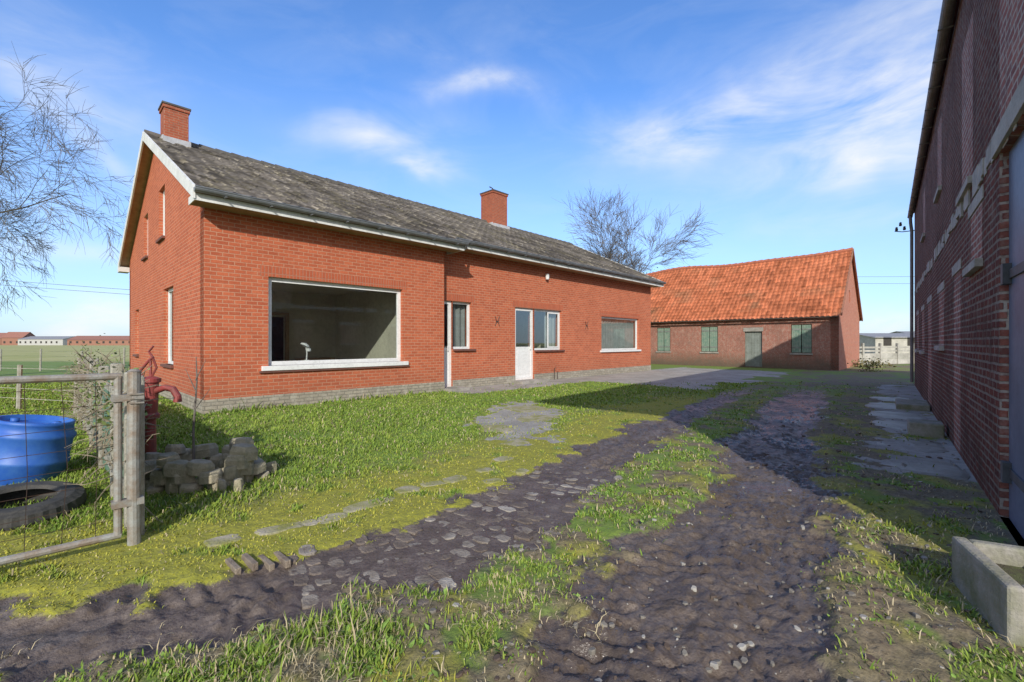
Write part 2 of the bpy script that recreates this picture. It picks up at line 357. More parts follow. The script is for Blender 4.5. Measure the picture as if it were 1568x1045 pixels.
def wall(mb,mp,a0,a1,z0,top,thick,holes,extra=(),mi=0):
    tf=top if callable(top) else (lambda a:top)
    xs=sorted(set([a0,a1]+[h[0] for h in holes]+[h[1] for h in holes]+list(extra)))
    zs=sorted(set([z0]+[h[2] for h in holes]+[h[3] for h in holes]))
    for x0,x1 in zip(xs[:-1],xs[1:]):
        m=min(tf(x0),tf(x1)); zz=[z for z in zs if z<m-1e-6]
        for j,z in enumerate(zz):
            zt=zz[j+1] if j+1<len(zz) else None
            xc=(x0+x1)/2; zc=(z+(zt if zt else m))/2
            if any(h[0]<xc<h[1] and h[2]<zc<h[3] for h in holes): continue
            t0,t1=(zt,zt) if zt else (tf(x0),tf(x1))
            for d in (0,thick): mb.quad([mp(x0,d,z),mp(x1,d,z),mp(x1,d,t1),mp(x0,d,t0)],mi)
    for h in holes:
        a,b_,c,d_=h
        mb.quad([mp(a,0,c),mp(a,thick,c),mp(a,thick,d_),mp(a,0,d_)],mi); mb.quad([mp(b_,0,c),mp(b_,thick,c),mp(b_,thick,d_),mp(b_,0,d_)],mi)
        mb.quad([mp(a,0,d_),mp(b_,0,d_),mp(b_,thick,d_),mp(a,thick,d_)],mi); mb.quad([mp(a,0,c),mp(b_,0,c),mp(b_,thick,c),mp(a,thick,c)],mi)
    for a in (a0,a1): mb.quad([mp(a,0,z0),mp(a,thick,z0),mp(a,thick,tf(a)),mp(a,0,tf(a))],mi)
def frame(fr,gl,mp,a0,a1,z0,z1,dep=.1,t=.07,mull=(),rails=(),fd=.07,glass=True):
    e=.002; a0+=e;a1-=e;z0+=e;z1-=e
    fr.box(a0,a1,dep,dep+fd,z0,z0+t,mp); fr.box(a0,a1,dep,dep+fd,z1-t,z1,mp)
    fr.box(a0,a0+t,dep,dep+fd,z0+t,z1-t,mp); fr.box(a1-t,a1,dep,dep+fd,z0+t,z1-t,mp)
    for m in mull: fr.box(m-t*.6,m+t*.6,dep+.003,dep+fd,z0+t,z1-t,mp)
    for r_,x0,x1 in rails: fr.box(x0,x1,dep+.005,dep+fd-.003,r_-t*.5,r_+t*.5,mp)
    if glass: gl.quad([mp(a0+t*.5,dep+fd*.5,z0+t*.5),mp(a1-t*.5,dep+fd*.5,z0+t*.5),mp(a1-t*.5,dep+fd*.5,z1-t*.5),mp(a0+t*.5,dep+fd*.5,z1-t*.5)])
def tile_roof(name,parent,E0,A,L,S,Ls,mat,c_fn,period=.25,row=.32,amp=.018,step=.03,sag=None,du=None):
    E0=Vector(E0);A=Vector(A).normalized();S=Vector(S).normalized();Nn=A.cross(S); 
    if Nn.z<0: Nn=-Nn
    du=du or period/8; na=int(L/du)+1; a=np.linspace(0,L,na); rows=int(math.ceil(Ls/row))
    ph=(a/period)%1; wave=amp*(np.sin(2*math.pi*ph)+.35*np.sin(4*math.pi*ph+.8))
    ti=np.floor(a/period).astype(int); Vs=[];Cs=[]
    for r_ in range(rows):
        rj=rng.normal(0,1,(ti.max()+2,3))[ti]
        b0=r_*row; b1=min((r_+1)*row,Ls)
        cc=c_fn(rj[:,0],a,b0)
        for (bb,st) in ((b0,step),(b1,0)):
            off=wave+st+rj[:,1]*.005+.003
            bbv=bb+(rj[:,2]*.01 if st else 0)
            P=np.array(E0)[None]+a[:,None]*np.array(A)[None]+(np.ones(na)*bbv)[:,None]*np.array(S)[None]+off[:,None]*np.array(Nn)[None]
            if sag is not None: P[:,2]+=sag(a,bb/Ls)
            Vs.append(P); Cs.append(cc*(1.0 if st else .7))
    Vv=np.concatenate(Vs);Cc=np.concatenate(Cs); nr=len(Vs)
    ii=(np.arange(nr-1)[:,None]*na+np.arange(na-1)[None,:]).ravel()
    return tri_mesh(name,Vv,np.stack([ii,ii+1,ii+na+1,ii+na],1),mat,Cc,parent)
# ------------------------------------------------------------ HOUSE
house=empty('brick_house',(-6,8.79,0),math.atan2(.720,.694))
DPT=11.0; RV=5.5; EZ=4.18; SL=.485
mpF=lambda a,d,z:(a,d,z); mpF2=lambda a,d,z:(a,.35+d,z); mpG=lambda a,d,z:(d,a,z); mpB=lambda a,d,z:(a,DPT-d,z)
mpE=lambda a,d,z:(19.1-d,a,z)
def topg(v): return EZ-.02+ (min(v,DPT-v)+.5)*SL-.06
w=MB()
bigW=(1.16,4.45,.90,2.81)
wall(w,mpF,0.0,5.83,0,topg(0),.3,[bigW])
wall(w,lambda a,d,z:(5.83-d,a,z),.301,.36,0,topg(.3),.28,[])
w.quad([(5.83,0,0),(5.83,.35,0),(5.83,.35,topg(.3)),(5.83,0,topg(0))])
dA=(5.86,6.42,.06,2.66);wA=(6.42,7.17,1.2,2.66);dB=(9.17,10.17,.08,2.63);wB=(10.17,11.78,1.12,2.63);wC=(14.59,17.87,1.06,2.54)
wall(w,mpF2,5.55,19.1,0,topg(.35),.3,[dA,wA,dB,wB,wC])
gw=[(3.0,4.25,.85,2.78),(4.1,4.95,4.15,5.5),(6.8,7.6,4.0,5.3),(8.7,9.5,1.0,2.5)]
wall(w,mpG,0.001,DPT,0,topg,.3,gw,extra=(RV,))
wall(w,mpE,.36,DPT,0,topg,.3,[],extra=(RV,))
wall(w,mpB,0,19.1,0,topg(0),.3,[(4,6,1,2.5),(12,14,1,2.5)])
w.obj('walls',B_house,house)
pl=MB()
pl.box(-.012,5.842,-.012,-.001,0,.28); pl.box(-.012,-.001,-.001,DPT,0,.28)
pl.box(5.831,5.842,0,.338,0,.28)
for a,b_ in ((5.845,5.86),(6.42,9.17),(10.17,19.11)): pl.box(a,b_,.338,.349,0,.26)
pl.obj('plinth',B_plinth,house)
sd=MB()
for a,b_,z,f in ((1.0,4.6,2.81,0),(5.86,7.3,2.66,.35),(9.05,11.9,2.63,.35),(14.45,18.0,2.54,.35)): sd.box(a,b_,f-.004,f-.0005,z,z+.22)
sd.obj('soldier_courses',B_sold,house)
fr=MB();gl=MB()
frame(fr,gl,mpF,*bigW,dep=.09,t=.09)
frame(fr,gl,mpF2,*wA,dep=.09,t=.07); frame(fr,gl,mpF2,*wB,dep=.09,t=.07); frame(fr,gl,mpF2,*wC,dep=.09,t=.07)
frame(fr,gl,mpF2,wB[0]+.85,wB[1]-.08,wB[2]+.08,wB[3]-.08,dep=.075,t=.05,fd=.02,glass=False)
for g in gw: frame(fr,gl,mpG,*g,dep=.09,t=.07)
for g in ((4,6,1,2.5),(12,14,1,2.5)): frame(fr,gl,mpB,*g,dep=.09,t=.07,mull=((g[0]+g[1])/2,))
for d in (dA,dB):
    frame(fr,gl,mpF2,*d,dep=.07,t=.10,fd=.06)
    fr.box(d[0]+.10,d[1]-.10,.35+.085,.35+.12,d[2]+.1,1.25)
    fr.box(d[0]+.18,d[1]-.18,.35+.078,.35+.086,d[2]+.2,1.12)
    fr.box(d[1]-.16,d[1]-.13,.35+.03,.35+.07,1.15,1.3)
fr.obj('window_frames',M_white,house); gl.obj('glass',M_glass,house)
sl=MB()
sl.box(1.02,4.6,-.07,.10,.80,.90)
sl.obj('big_window_sill',M_white,house,bevel=.008)
sl=MB()
sl.box(.98,4.64,-.05,.0,.755,.799)
for a,b_,z in ((6.44,7.3,1.2),(10.18,11.9,1.12)): sl.box(a,b_,.27,.44,z-.06,z)
for g in gw: sl.box(-.07,.09,g[0]-.05,g[1]+.05,g[2]-.07,g[2])
sl.obj('sills',simple('sill_brick',(.2,.08,.06),(.13,.07,.055),.8),house,bevel=.006)
sl=MB(); sl.box(14.47,17.99,.27,.44,.98,1.06); sl.obj('long_sill',M_white,house,bevel=.006)
st=MB(); st.box(5.84,6.6,-.25,.345,-.02,.075);st.box(8.95,10.4,-.2,.345,-.02,.09); st.obj('door_steps',M_conc,house,bevel=.01)
# interior
it=MB()
it.box(.3,4.75,.3,5.0,.02,.06,mi=1)
it.box(.3,18.8,.36,DPT-.3,3.0,3.06,mi=0)
it.box(4.75,4.85,.3,5,.06,3.0,mi=0)
it.box(.3,2.35,4.6,4.7,.06,3.0,mi=0);it.box(3.1,4.75,4.6,4.7,.06,3.0,mi=0);it.box(2.35,3.1,4.6,4.7,2.2,3.0,mi=0)
it.box(2.25,2.35,4.5,4.6,.06,2.25,mi=3);it.box(3.1,3.2,4.5,4.6,.06,2.25,mi=3);it.box(2.25,3.2,4.5,4.6,2.251,2.33,mi=3)
it.box(3.4,4.5,4.1,4.58,.06,.9,mi=3)
it.box(5.6,18.8,3.4,3.5,.06,3.0,mi=0); it.box(5.5,18.8,.65,3.4,.02,.05,mi=1)
it.box(8.2,8.3,.65,3.4,.05,3.0,mi=0); it.box(12.6,12.7,.65,3.4,.05,3.0,mi=0)
it.box(.3,18.8,8.0,8.1,.02,3.0,mi=2)
it.obj('interior',[M_int,simple('floor_tiles',(.3,.25,.19),None,.5),M_dark,M_wood],house)
cu=MB()
for (a0,a1,z0,z1) in ((6.5,7.1,1.25,2.6),(14.7,17.8,1.1,2.5),(11.05,11.7,1.2,2.55)):
    n=int((a1-a0)/.03); 
    for i in range(n):
        x0=a0+(a1-a0)*i/n;x1=a0+(a1-a0)*(i+1)/n; y0=.62+.03*math.sin(i*.9);y1=.62+.03*math.sin((i+1)*.9)
        cu.quad([(x0,y0,z0),(x1,y1,z0),(x1,y1,z1),(x0,y0,z1)])
cu.obj('net_curtains',simple('curtain',(.36,.38,.37),(.28,.30,.29),.9),house)
orn=MB()
orn.lathe([(0,.9),(.07,.9),(.08,.93),(.06,1.0),(0,1.0)],Matrix.Translation((2.05,.24,0)),12)
orn.chain([(2.05,.24,1.0),(2.06,.24,1.15),(2.04,.24,1.3)],.015,6)
orn.lathe([(0,0),(.11,.02),(.1,.06),(0,.1)],Matrix.Translation((2.0,.24,1.3))@Matrix.Rotation(.5,4,'Y'),12)
orn.lathe([(0,0),(.05,.02),(.05,.08),(0,.1)],Matrix.Translation((2.1,.24,1.18)),10)
orn.obj('sill_ornament',M_white,house)
# roof
RM=colmat('slate_tile_mat',.85,.45,7)
def slc(r_,a,b0):
    n=fbm(a*.8,np.full_like(a,b0*1.3),55); n_=fbm(a*3,np.full_like(a,b0*3),57)
    g=np.clip(.105+.03*r_+ (n-.5)*.14,.045,.34)
    c=np.stack([g*1.12,g*1.0,g*.88],1); mo=np.clip((n_-.55)*5,0,1)[:,None]*.5; c=c*(1-mo)+np.array([.14,.125,.08])*mo
    li=(rng.uniform(0,1,len(a))<.10)[:,None]; return np.where(li,c*1.9+np.array([.03,.025,.0]),c)
hyp=math.sqrt(1+SL*SL)
UL=-.25; U1=6.15; U2=19.42
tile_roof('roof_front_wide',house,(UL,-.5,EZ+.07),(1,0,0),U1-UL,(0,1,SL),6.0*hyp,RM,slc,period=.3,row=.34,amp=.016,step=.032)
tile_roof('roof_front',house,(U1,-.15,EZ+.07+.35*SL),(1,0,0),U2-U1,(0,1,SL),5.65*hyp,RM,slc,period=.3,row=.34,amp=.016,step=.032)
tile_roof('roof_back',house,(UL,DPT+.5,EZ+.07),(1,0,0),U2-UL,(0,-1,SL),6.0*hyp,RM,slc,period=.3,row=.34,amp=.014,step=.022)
RZ=EZ+.07+6.0*SL
rc=MB(); x=UL
while x<U2-.1:
    x1=min(x+.42,U2); rc.chain([(x,RV,RZ-.02),(x1,RV,RZ-.035)],[.13,.12],10); x=x1
rc.obj('ridge_caps',simple('ridge_mat',(.15,.14,.125),(.09,.085,.075),.9),house)
rd=MB()
def slab(mb,u0,u1,v0,v1,zf,t0,t1,mi=0):
    P=[(u0,v0,zf(v0)+t0),(u1,v0,zf(v0)+t0),(u1,v1,zf(v1)+t0),(u0,v1,zf(v1)+t0),(u0,v0,zf(v0)+t1),(u1,v0,zf(v0)+t1),(u1,v1,zf(v1)+t1),(u0,v1,zf(v1)+t1)]
    mb.add(P,[(0,1,2,3),(4,5,6,7),(0,1,5,4),(1,2,6,5),(2,3,7,6),(3,0,4,7)],mi)
zf=lambda v:EZ+.07+(min(v,DPT-v)+.5)*SL
slab(rd,UL+.02,U1-.02,-.48,RV,zf,-.10,-.03); slab(rd,U1-.01,U2-.02,-.13,RV,zf,-.10,-.03); slab(rd,UL+.02,U2-.02,RV,DPT+.48,zf,-.10,-.03)
rd.obj('roof_deck',M_wood,house)
bb=MB()
for (x0,x1) in ((UL-.03,UL+.01),(U2-.0,U2+.035)):
    f0=-.52 if x0<0 else -.17
    slab(bb,x0,x1,f0,RV,zf,-.2,.05); slab(bb,x0,x1,RV,DPT+.52,zf,-.2,.05)
bb.box(UL,U1,-.5,-.475,EZ-.16,EZ-.03); bb.box(U1+.01,U2,-.15,-.125,EZ-.16+.17,EZ-.03+.17)
bb.box(U1-.0,U1+.02,-.5,0.30,EZ-.16,EZ+.1)
bb.box(UL,UL+.02,-.475,-.002,EZ-.16,EZ-.02)
bb.box(UL-.04,UL+.25,DPT,DPT+.5,EZ-.22,EZ-.05)
bb.obj('barge_and_fascia_boards',M_whitew,house)
so=MB(); so.box(UL+.02,U1,-.475,-.002,EZ-.15,EZ-.13); so.box(U1+.02,U2,-.125,.348,EZ+.02,EZ+.04)
for k in range(6): so.box(UL+.02,U1,-.46+.08*k,-.455+.08*k,EZ-.156,EZ-.15)
so.obj('soffit',M_wood,house)
gu=MB()
def gutter(mb,u0,u1,v,z,r=.075,mp=None):
    mp=mp or (lambda a,b,c:(a,b,c))
    seg=8; P0=[];P1=[]
    for k in range(seg+1):
        t=math.pi+math.pi*k/seg; yy=v+r*math.cos(t); zz=z+r*math.sin(t); P0.append(mp(u0,yy,zz));P1.append(mp(u1,yy,zz))
    o=P0+P1; mb.add(o,[(k,k+1,seg+1+k+1,seg+1+k) for k in range(seg)]); mb.add(P0,[tuple(range(seg+1))]); mb.add(P1,[tuple(range(seg+1))])
    mb.chain([mp(u0,v-r,z+.005),mp(u1,v-r,z+.005)],.012,6)
gutter(gu,UL-.02,U1+.05,-.585,EZ+.045,.08); gutter(gu,U1-.1,U2+.02,-.235,EZ+.215,.08)
gu.chain([(U1,-.58,EZ-.02),(U1+.05,-.5,EZ-.1),(U1+.2,-.3,EZ+.0),(U1+.3,-.24,EZ+.12)],.04,8)
for u in np.arange(.2,19.3,.8):
    v=-.585 if u<U1 else -.235; z=EZ+.045 if u<U1 else EZ+.215
    gu.box(u,u+.03,v-.088,v+.09,z-.095,z-.082)
gu.obj('gutters',M_zinc,house)
def chimney(u,v,wu,wv,z0,z1,cap=True):
    c=MB(); c.box(u-wu/2,u+wu/2,v-wv/2,v+wv/2,z0,z1-.14); c.box(u-wu/2-.03,u+wu/2+.03,v-wv/2-.03,v+wv/2+.03,z1-.14,z1-.05)
    c.obj('chimney',B_chim,house,bevel=.008)
    k=MB(); k.box(u-wu/2-.05,u+wu/2+.05,v-wv/2-.05,v+wv/2+.05,z1-.05,z1); k.lathe([(.12,z1),(.12,z1+.04),(.09,z1+.06),(0,z1+.06)],Matrix.Translation((u,v,0)),12); k.obj('chimney_cap',simple('cap_mat',(.12,.11,.10),None,.9),house)
    l=MB(); 
    zb=zf(v-wv/2)
    l.box(u-wu/2-.03,u+wu/2+.03,v-wv/2-.14,v-wv/2-.002,zb-.14,zb+.10);
    l.box(u-wu/2-.04,u-wu/2-.002,v-wv/2,v+wv/2,zb-.05,zb+.17); l.box(u+wu/2+.002,u+wu/2+.04,v-wv/2,v+wv/2,zb-.05,zb+.17)
    l.obj('chimney_flashing',M_lead,house)
chimney(.40,5.3,.56,.56,6.5,8.0); chimney(13.0,5.4,.95,.85,6.4,8.62)
k=MB(); k.chain([(12.9,5.4,8.6),(12.9,5.4,8.85),(12.7,5.4,8.88)],.03,6); k.chain([(13.2,5.4,8.6),(13.2,5.4,8.8)],.04,6); k.obj('chimney_pots',M_iron,house)
an=MB()
for u in (8.29,13.46):
    for sgn in (-1,1):
        an.chain([(u+sgn*.10,.335,1.95),(u+sgn*.03,.33,2.1),(u+sgn*.10,.335,2.27)],.011,5)
    an.box(u-.05,u+.05,.325,.347,2.08,2.12)
an.obj('wall_anchors',M_iron,house)
fl=MB(); fl.box(10.75,10.87,.22,.3,3.82,3.95); fl.chain([(10.81,.3,3.9),(10.81,.35,3.95)],.02,6); fl.lathe([(0,0),(.06,0),(.07,.08),(0,.1)],Matrix.Translation((10.81,.26,3.74)),12)
fl.obj('flood_light',M_white,house,bevel=.01)
tp=MB(); tp.chain([(11.25,.28,0),(11.25,.28,.42),(11.25,.2,.45)],.015,6); tp.chain([(11.45,.28,0),(11.45,.28,.3)],.012,6); tp.obj('standpipe',M_iron,house)
# ------------------------------------------------------------ BARN
barn=empty('brick_barn',(3.94,3.65,0),math.atan2(.769,.639))
mpR=lambda a,d,z:(a,-d,z)
BE=5.65; BS=-1.6
ops=dict(D1=(-1.35,-.02,.0,2.92),W1=(.85,1.6,2.2,2.75),U1=(1.45,2.35,3.15,4.9),D2=(2.5,3.2,.02,2.3),U2=(5.0,5.8,4.0,5.2),W2=(4.6,5.5,1.35,2.25),D3=(7.2,8.2,.02,2.25),W3=(9.5,10.4,1.2,2.2),U3=(9.2,10.0,4.0,5.1),W4=(12,12.9,1.2,2.2))
bw=MB(); wall(bw,mpR,BS,14.6,-.05,BE,.35,list(ops.values()))
tb=lambda y:BE+min(y,8-y)*.55
wall(bw,lambda a,d,z:(BS+d,-a,z),.351,7.65,-.05,tb,.35,[],extra=(4,)); wall(bw,lambda a,d,z:(14.6-d,-a,z),.351,7.65,-.05,tb,.35,[],extra=(4,))
wall(bw,lambda a,d,z:(a,-8+d,z),BS,14.6,-.05,BE,.35,[])
bw.obj('walls',B_barn,barn)
hb=MB()
a=BS+.01
while a<14.2:
    l_=random.uniform(.08,.4); h=random.uniform(.03,.12)
    if random.random()<.9: hb.box(a,a+l_,.001,.006+random.uniform(0,.022),2.93+random.uniform(-.04,.04),3.02+h)
    a+=l_+.004
for k in ('W1','D2','W2','D3','W3','W4'):
    o=ops[k]; hb.box(o[0]-.12,o[1]+.12,.001,.012,o[3]+.001,o[3]+.13)
    if k[0]=='W': hb.box(o[0]-.08,o[1]+.08,.001,.06,o[2]-.08,o[2]-.001)
hb.box(BS+.005,.12,.001,.03,2.925,3.10)
for k in ('U1','U2','U3'):
    o=ops[k]; hb.box(o[0]-.08,o[1]+.08,.001,.05,o[2]-.08,o[2]-.001)
hb.obj('lintels_and_ledge',simple('pale_render',(.52,.48,.42),(.34,.31,.27),.9,4,bmp=.7),barn,bevel=.006)
M_blue=simple('blue_grey_paint',(.16,.20,.28),(.10,.13,.19),.5,2,spec=.4)
M_bdoor=simple('dark_door',(.12,.13,.14),(.07,.07,.07),.6,4)
dr=MB()
def planks(mb,o,dep,mp,mi=0,pw=.14,t=.03):
    a=o[0]+.004
    while a<o[1]-.01:
        b_=min(a+pw,o[1]-.004); mb.box(a,b_-.006,dep,dep+t,o[2]+.004,o[3]-.004,mp,mi); a=b_
planks(dr,ops['D1'],.05,mpR,0,pw=1.4)
for z in (.35,1.9): dr.box(-1.3,-.1,.035,.049,z,z+.07,mpR,1)
dr.box(-.14,-.05,.0,.05,1.86,2.02,mpR,1); dr.box(-.14,-.05,.0,.05,.30,.46,mpR,1)
planks(dr,ops['U1'],.12,mpR,0,.22); planks(dr,ops['D2'],.14,mpR,1); planks(dr,ops['D3'],.14,mpR,1); planks(dr,ops['U2'],.15,mpR,1); planks(dr,ops['U3'],.15,mpR,1)
dr.obj('doors',[M_blue,M_bdoor],barn)
fr=MB();gl=MB()
for k in ('W1','W2','W3','W4'):
    o=ops[k]; frame(fr,gl,mpR,*o,dep=.12,t=.05,mull=((o[0]+o[1])/2,))
fr.obj('window_frames',M_bdoor,barn); gl.obj('glass',M_glass,barn)
ib=MB(); ib.box(BS+.4,14.2,-1.2,-1.1,0,5.6); ib.obj('interior',M_dark,barn)
DK=colmat('barn_tile_mat',.85,.3,5)
def bc(r_,a,b0):
    g=np.clip(1+.15*r_,.6,1.5)[:,None]; return np.array([.24,.09,.07])*g
h2=math.sqrt(1+.55**2)
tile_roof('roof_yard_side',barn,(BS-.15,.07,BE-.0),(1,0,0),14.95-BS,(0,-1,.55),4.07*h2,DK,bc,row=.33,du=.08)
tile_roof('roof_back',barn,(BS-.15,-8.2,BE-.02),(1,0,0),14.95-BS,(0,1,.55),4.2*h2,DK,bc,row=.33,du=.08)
g=MB(); gutter(g,BS-.15,14.85,.105,BE-.03,.065)
for u in np.arange(BS,14.8,.9): g.box(u,u+.03,.03,.18,BE-.105,BE-.093)
g.chain([(14.5,.105,BE-.09),(14.5,.1,BE-.3),(14.5,.07,BE-.6),(14.5,.07,.1)],.045,10)
g.obj('gutter_and_downpipe',simple('old_zinc',(.16,.14,.13),(.24,.22,.21),.6),barn)
ins=MB()
for k,(dy,dz) in enumerate(((.25,5.2),(.45,5.2),(.35,5.35))): ins.lathe([(0,-.05),(.035,-.05),(.045,0),(.03,.03),(.04,.06),(0,.09)],Matrix.Translation((14.62,dy,dz)),10)
ins.chain([(14.62,0,5.1),(14.62,.3,5.1),(14.62,.5,5.15)],.015,5); ins.obj('wire_insulators',M_iron,barn)
ld=MB(); ld.box(7.1,8.3,.02,.55,-.02,.12); ld.box(3.75,4.2,.05,.45,-.02,.2); ld.obj('door_blocks',M_concd,barn,bevel=.02)
# unseen canopy added beside the barn to shade the yard (steel posts, sheet roof)
shade_canopy=empty('added_shade_canopy',(3.94,3.65,0),math.atan2(.769,.639))
hp=MB()
for a in (-3.6,-1.85):
    for y in (-2.2,-3.4): hp.chain([(a,y,-.05),(a,y,5.56)],.022,8)
for y in (-2.2,-3.4): hp.box(-5.2,-1.75,y-.02,y+.02,5.48,5.55)
for a in (-5.1,-3.6,-1.85): hp.box(a-.03,a+.03,-3.4,.0,5.46,5.55)
hp.obj('posts_and_beams',M_zinc,shade_canopy)
hr=MB(); hr.box(-5.2,-1.78,-3.5,.07,5.56,5.66); hr.obj('roof',M_zinc,shade_canopy)
# ------------------------------------------------------------ OLD FARMHOUSE
old=empty('old_farmhouse',(16.3,22.5,0),math.atan2(.725,.689))
ow=MB(); OE=2.95; OL=15
oops=[(1.14,2.08,.85,2.36),(3.46,4.36,.05,2.25),(5.81,6.8,.85,2.36),(8.7,9.6,.85,2.36),(11.5,12.5,.85,2.36)]
mpO=lambda a,d,z:(d,a,z)
wall(ow,mpO,0,OL,-.05,OE,.35,oops); wall(ow,lambda a,d,z:(7.8-d,a,z),0,OL,-.05,OE,.35,[])
ow.obj('walls',B_old,old)
to=lambda a:OE+min(a,7.8-a)*.93-.06
og=MB(); wall(og,lambda a,d,z:(a,-.001+d,z),.0,7.8,-.05,to,.35,[(3.4,3.9,3.6,4.3)],extra=(3.9,)); wall(og,lambda a,d,z:(a,OL-d,z),.0,7.8,-.05,to,.35,[],extra=(3.9,))
og.obj('gable_walls',B_oldg,old)
od=MB(); M_grn=simple('green_shutter',(.15,.25,.19),(.28,.34,.26),.8,6); 
for o in oops:
    if o[2]>.5:
        mid=(o[0]+o[1])/2
        for (a0,a1) in ((o[0]+.02,mid-.015),(mid+.015,o[1]-.02)):
            planks(od,(a0,a1,o[2]+.02,o[3]-.02),.06,mpO,0,.12)
            for z in (o[2]+.25,o[3]-.3): od.box(a0+.02,a1-.02,.045,.059,z,z+.08,mpO,1)
    else: planks(od,o,.1,mpO,1)
od.obj('shutters_and_door',[M_grn,simple('grey_door',(.25,.28,.25),(.17,.19,.16),.8)],old)
ol=MB(); ol.box(-.02,.3,3.4,4.42,2.02,2.24) 
for o in oops:
    if o[2]>.5: ol.box(-.05,.1,o[0]-.05,o[1]+.05,o[2]-.09,o[2]-.001)
ol.obj('lintel_and_sills',M_conc,old)
OM=colmat('orange_tile_mat',.8,.35,4)
def oc(r_,a,b0):
    n=fbm(a*.7,np.full_like(a,b0),77); g=np.clip(1+.12*r_+(n-.5)*.5,.5,1.6)[:,None]; c=np.array([.58,.19,.09])*g
    dk=(rng.uniform(0,1,len(a))<.04)[:,None]; c=np.where(dk,c*.5,c)
    mo=(np.clip((n-.6)*4,0,1)*(1-b0/7))[:,None]; return c*(1-mo)+np.array([.22,.14,.08])*mo
sag=lambda a,b: (-.16*np.sin(a/OL*math.pi*1.6)**2-.05*np.sin(a*1.1))*b
h3=math.sqrt(1+.93**2)
tile_roof('roof_front',old,(-.28,-.12,OE-.24),(0,1,0),OL+.2,(1,0,.93),4.18*h3,OM,oc,period=.23,row=.3,amp=.022,step=.03,sag=sag)
tile_roof('roof_back',old,(8.08,-.12,OE-.24),(0,1,0),OL+.2,(-1,0,.93),4.18*h3,OM,oc,period=.23,row=.3,amp=.022,step=.03,sag=sag)
rc=MB(); y=-.12; zr=OE-.24+4.18*.93
while y<OL:
    z_=zr+float(sag(np.array(y+.12),1)); z2=zr+float(sag(np.array(y+.5),1))
    rc.chain([(3.9,y,z_+.0),(3.9,y+.4,z2-.02)],[.14,.12],8); y+=.38
rc.obj('ridge_tiles',simple('ridge_orange',(.5,.17,.09),(.33,.12,.07),.85),old)
cop=MB()
for sgn,x0 in ((1,-.2),(-1,8.0)):
    n=14
    for i in range(n):
        xa=i*4.1/n;xb=(i+1)*4.1/n; X0=x0+sgn*xa;X1=x0+sgn*xb; za=OE-.17+xa*.93; zb=OE-.17+xb*.93
        cop.add([(X0,-.16,za-.05),(X1,-.16,zb-.05),(X1,-.10,zb-.05),(X0,-.10,za-.05),(X0,-.16,za+.08),(X1,-.16,zb+.07),(X1,-.10,zb+.07),(X0,-.10,za+.08)],[(0,1,2,3),(4,5,6,7),(0,1,5,4),(2,3,7,6),(0,3,7,4),(1,2,6,5)])
cop.obj('verge_tiles',simple('verge_mat',(.38,.17,.10),(.24,.12,.08),.85),old)
g=MB(); gutter(g,.0,OL,.36,OE-.26,.05,mp=lambda a,b,c:(-b,a,c)); g.obj('gutter',simple('rust_gutter',(.14,.1,.08),None,.7),old)
# ------------------------------------------------------------ background
def fence_panels(name,x0,y0,x1,y1,h,mat,n):
    m=MB()
    dx,dy=(x1-x0)/n,(y1-y0)/n; l=math.hypot(dx,dy); ux,uy=dx/l,dy/l; px,py=-uy,ux
    mp=lambda a,d,z:(x0+ux*a+px*d,y0+uy*a+py*d,z)
    for i in range(n+1): m.box(i*l-.07,i*l+.07,-.07,.07,0,h+.16,mp)
    for i in range(n):
        for k,(z0,z1) in enumerate(((.0,.36),(.37,.70),(.80,.92),(1.02,1.14))): m.box(i*l+.071,(i+1)*l-.071,-.025,.025,z0+.005,z1,mp)
    return m.obj(name,mat)
M_pc=simple('pale_concrete',(.5,.48,.43),(.35,.34,.3),.9,2)
fence_panels('concrete_panel_fence',21.0,28.5,34,32,1.2,simple('fence_concrete',(.5,.48,.43),(.30,.29,.25),.9,1.5),9)
def farm(name,x,y,w_,d_,h,rh,rot,mw,mr):
    e=empty(name,(x,y,0),rot); m=MB(); m.box(-w_/2,w_/2,-d_/2,d_/2,-.05,h)
    m.add([(-w_/2,-d_/2,h),(-w_/2,d_/2,h),(-w_/2,0,h+rh)],[(0,1,2)]);m.add([(w_/2,-d_/2,h),(w_/2,d_/2,h),(w_/2,0,h+rh)],[(0,1,2)])
    for k in range(int(w_/3)): m.box(-w_/2+1+3*k,-w_/2+2.0+3*k,-d_/2-.03,-d_/2-.001,1,2.1,mi=1)
    m.obj('walls',[mw,M_dark],e); r=MB()
    for s in (-1,1): r.add([(-w_/2-.3,s*(d_/2+.3),h-.1),(w_/2+.3,s*(d_/2+.3),h-.1),(w_/2+.3,0,h+rh+.05),(-w_/2-.3,0,h+rh+.05)],[(0,1,2,3)])
    r.obj('roof',mr,e)
Mw1=simple('far_wall_white',(.5,.5,.48)); Mw2=simple('far_wall_red',(.34,.17,.12)); Mr1=simple('far_roof_red',(.36,.17,.12)); Mr2=simple('far_roof_grey',(.3,.3,.31))
farm('distant_barn',-205,230,30,12,2.8,2.0,.1,Mw2,Mr1); farm('distant_barn',-242,238,26,12,3.2,1.5,-.1,Mw1,Mr2)
farm('distant_farmhouse',-262,240,10,8,4,3,.1,Mw2,Mr1); farm('distant_barn',-275,260,24,12,3,2,0,Mw1,Mr1)
farm('distant_barn',-300,262,20,12,4,3,0,Mw2,Mr1)
farm('pale_outbuilding',50,60,9,7,2.1,.5,0,M_pc,Mr2); farm('pale_outbuilding',61,66,9,7,2.4,.6,0,Mw1,Mr2)
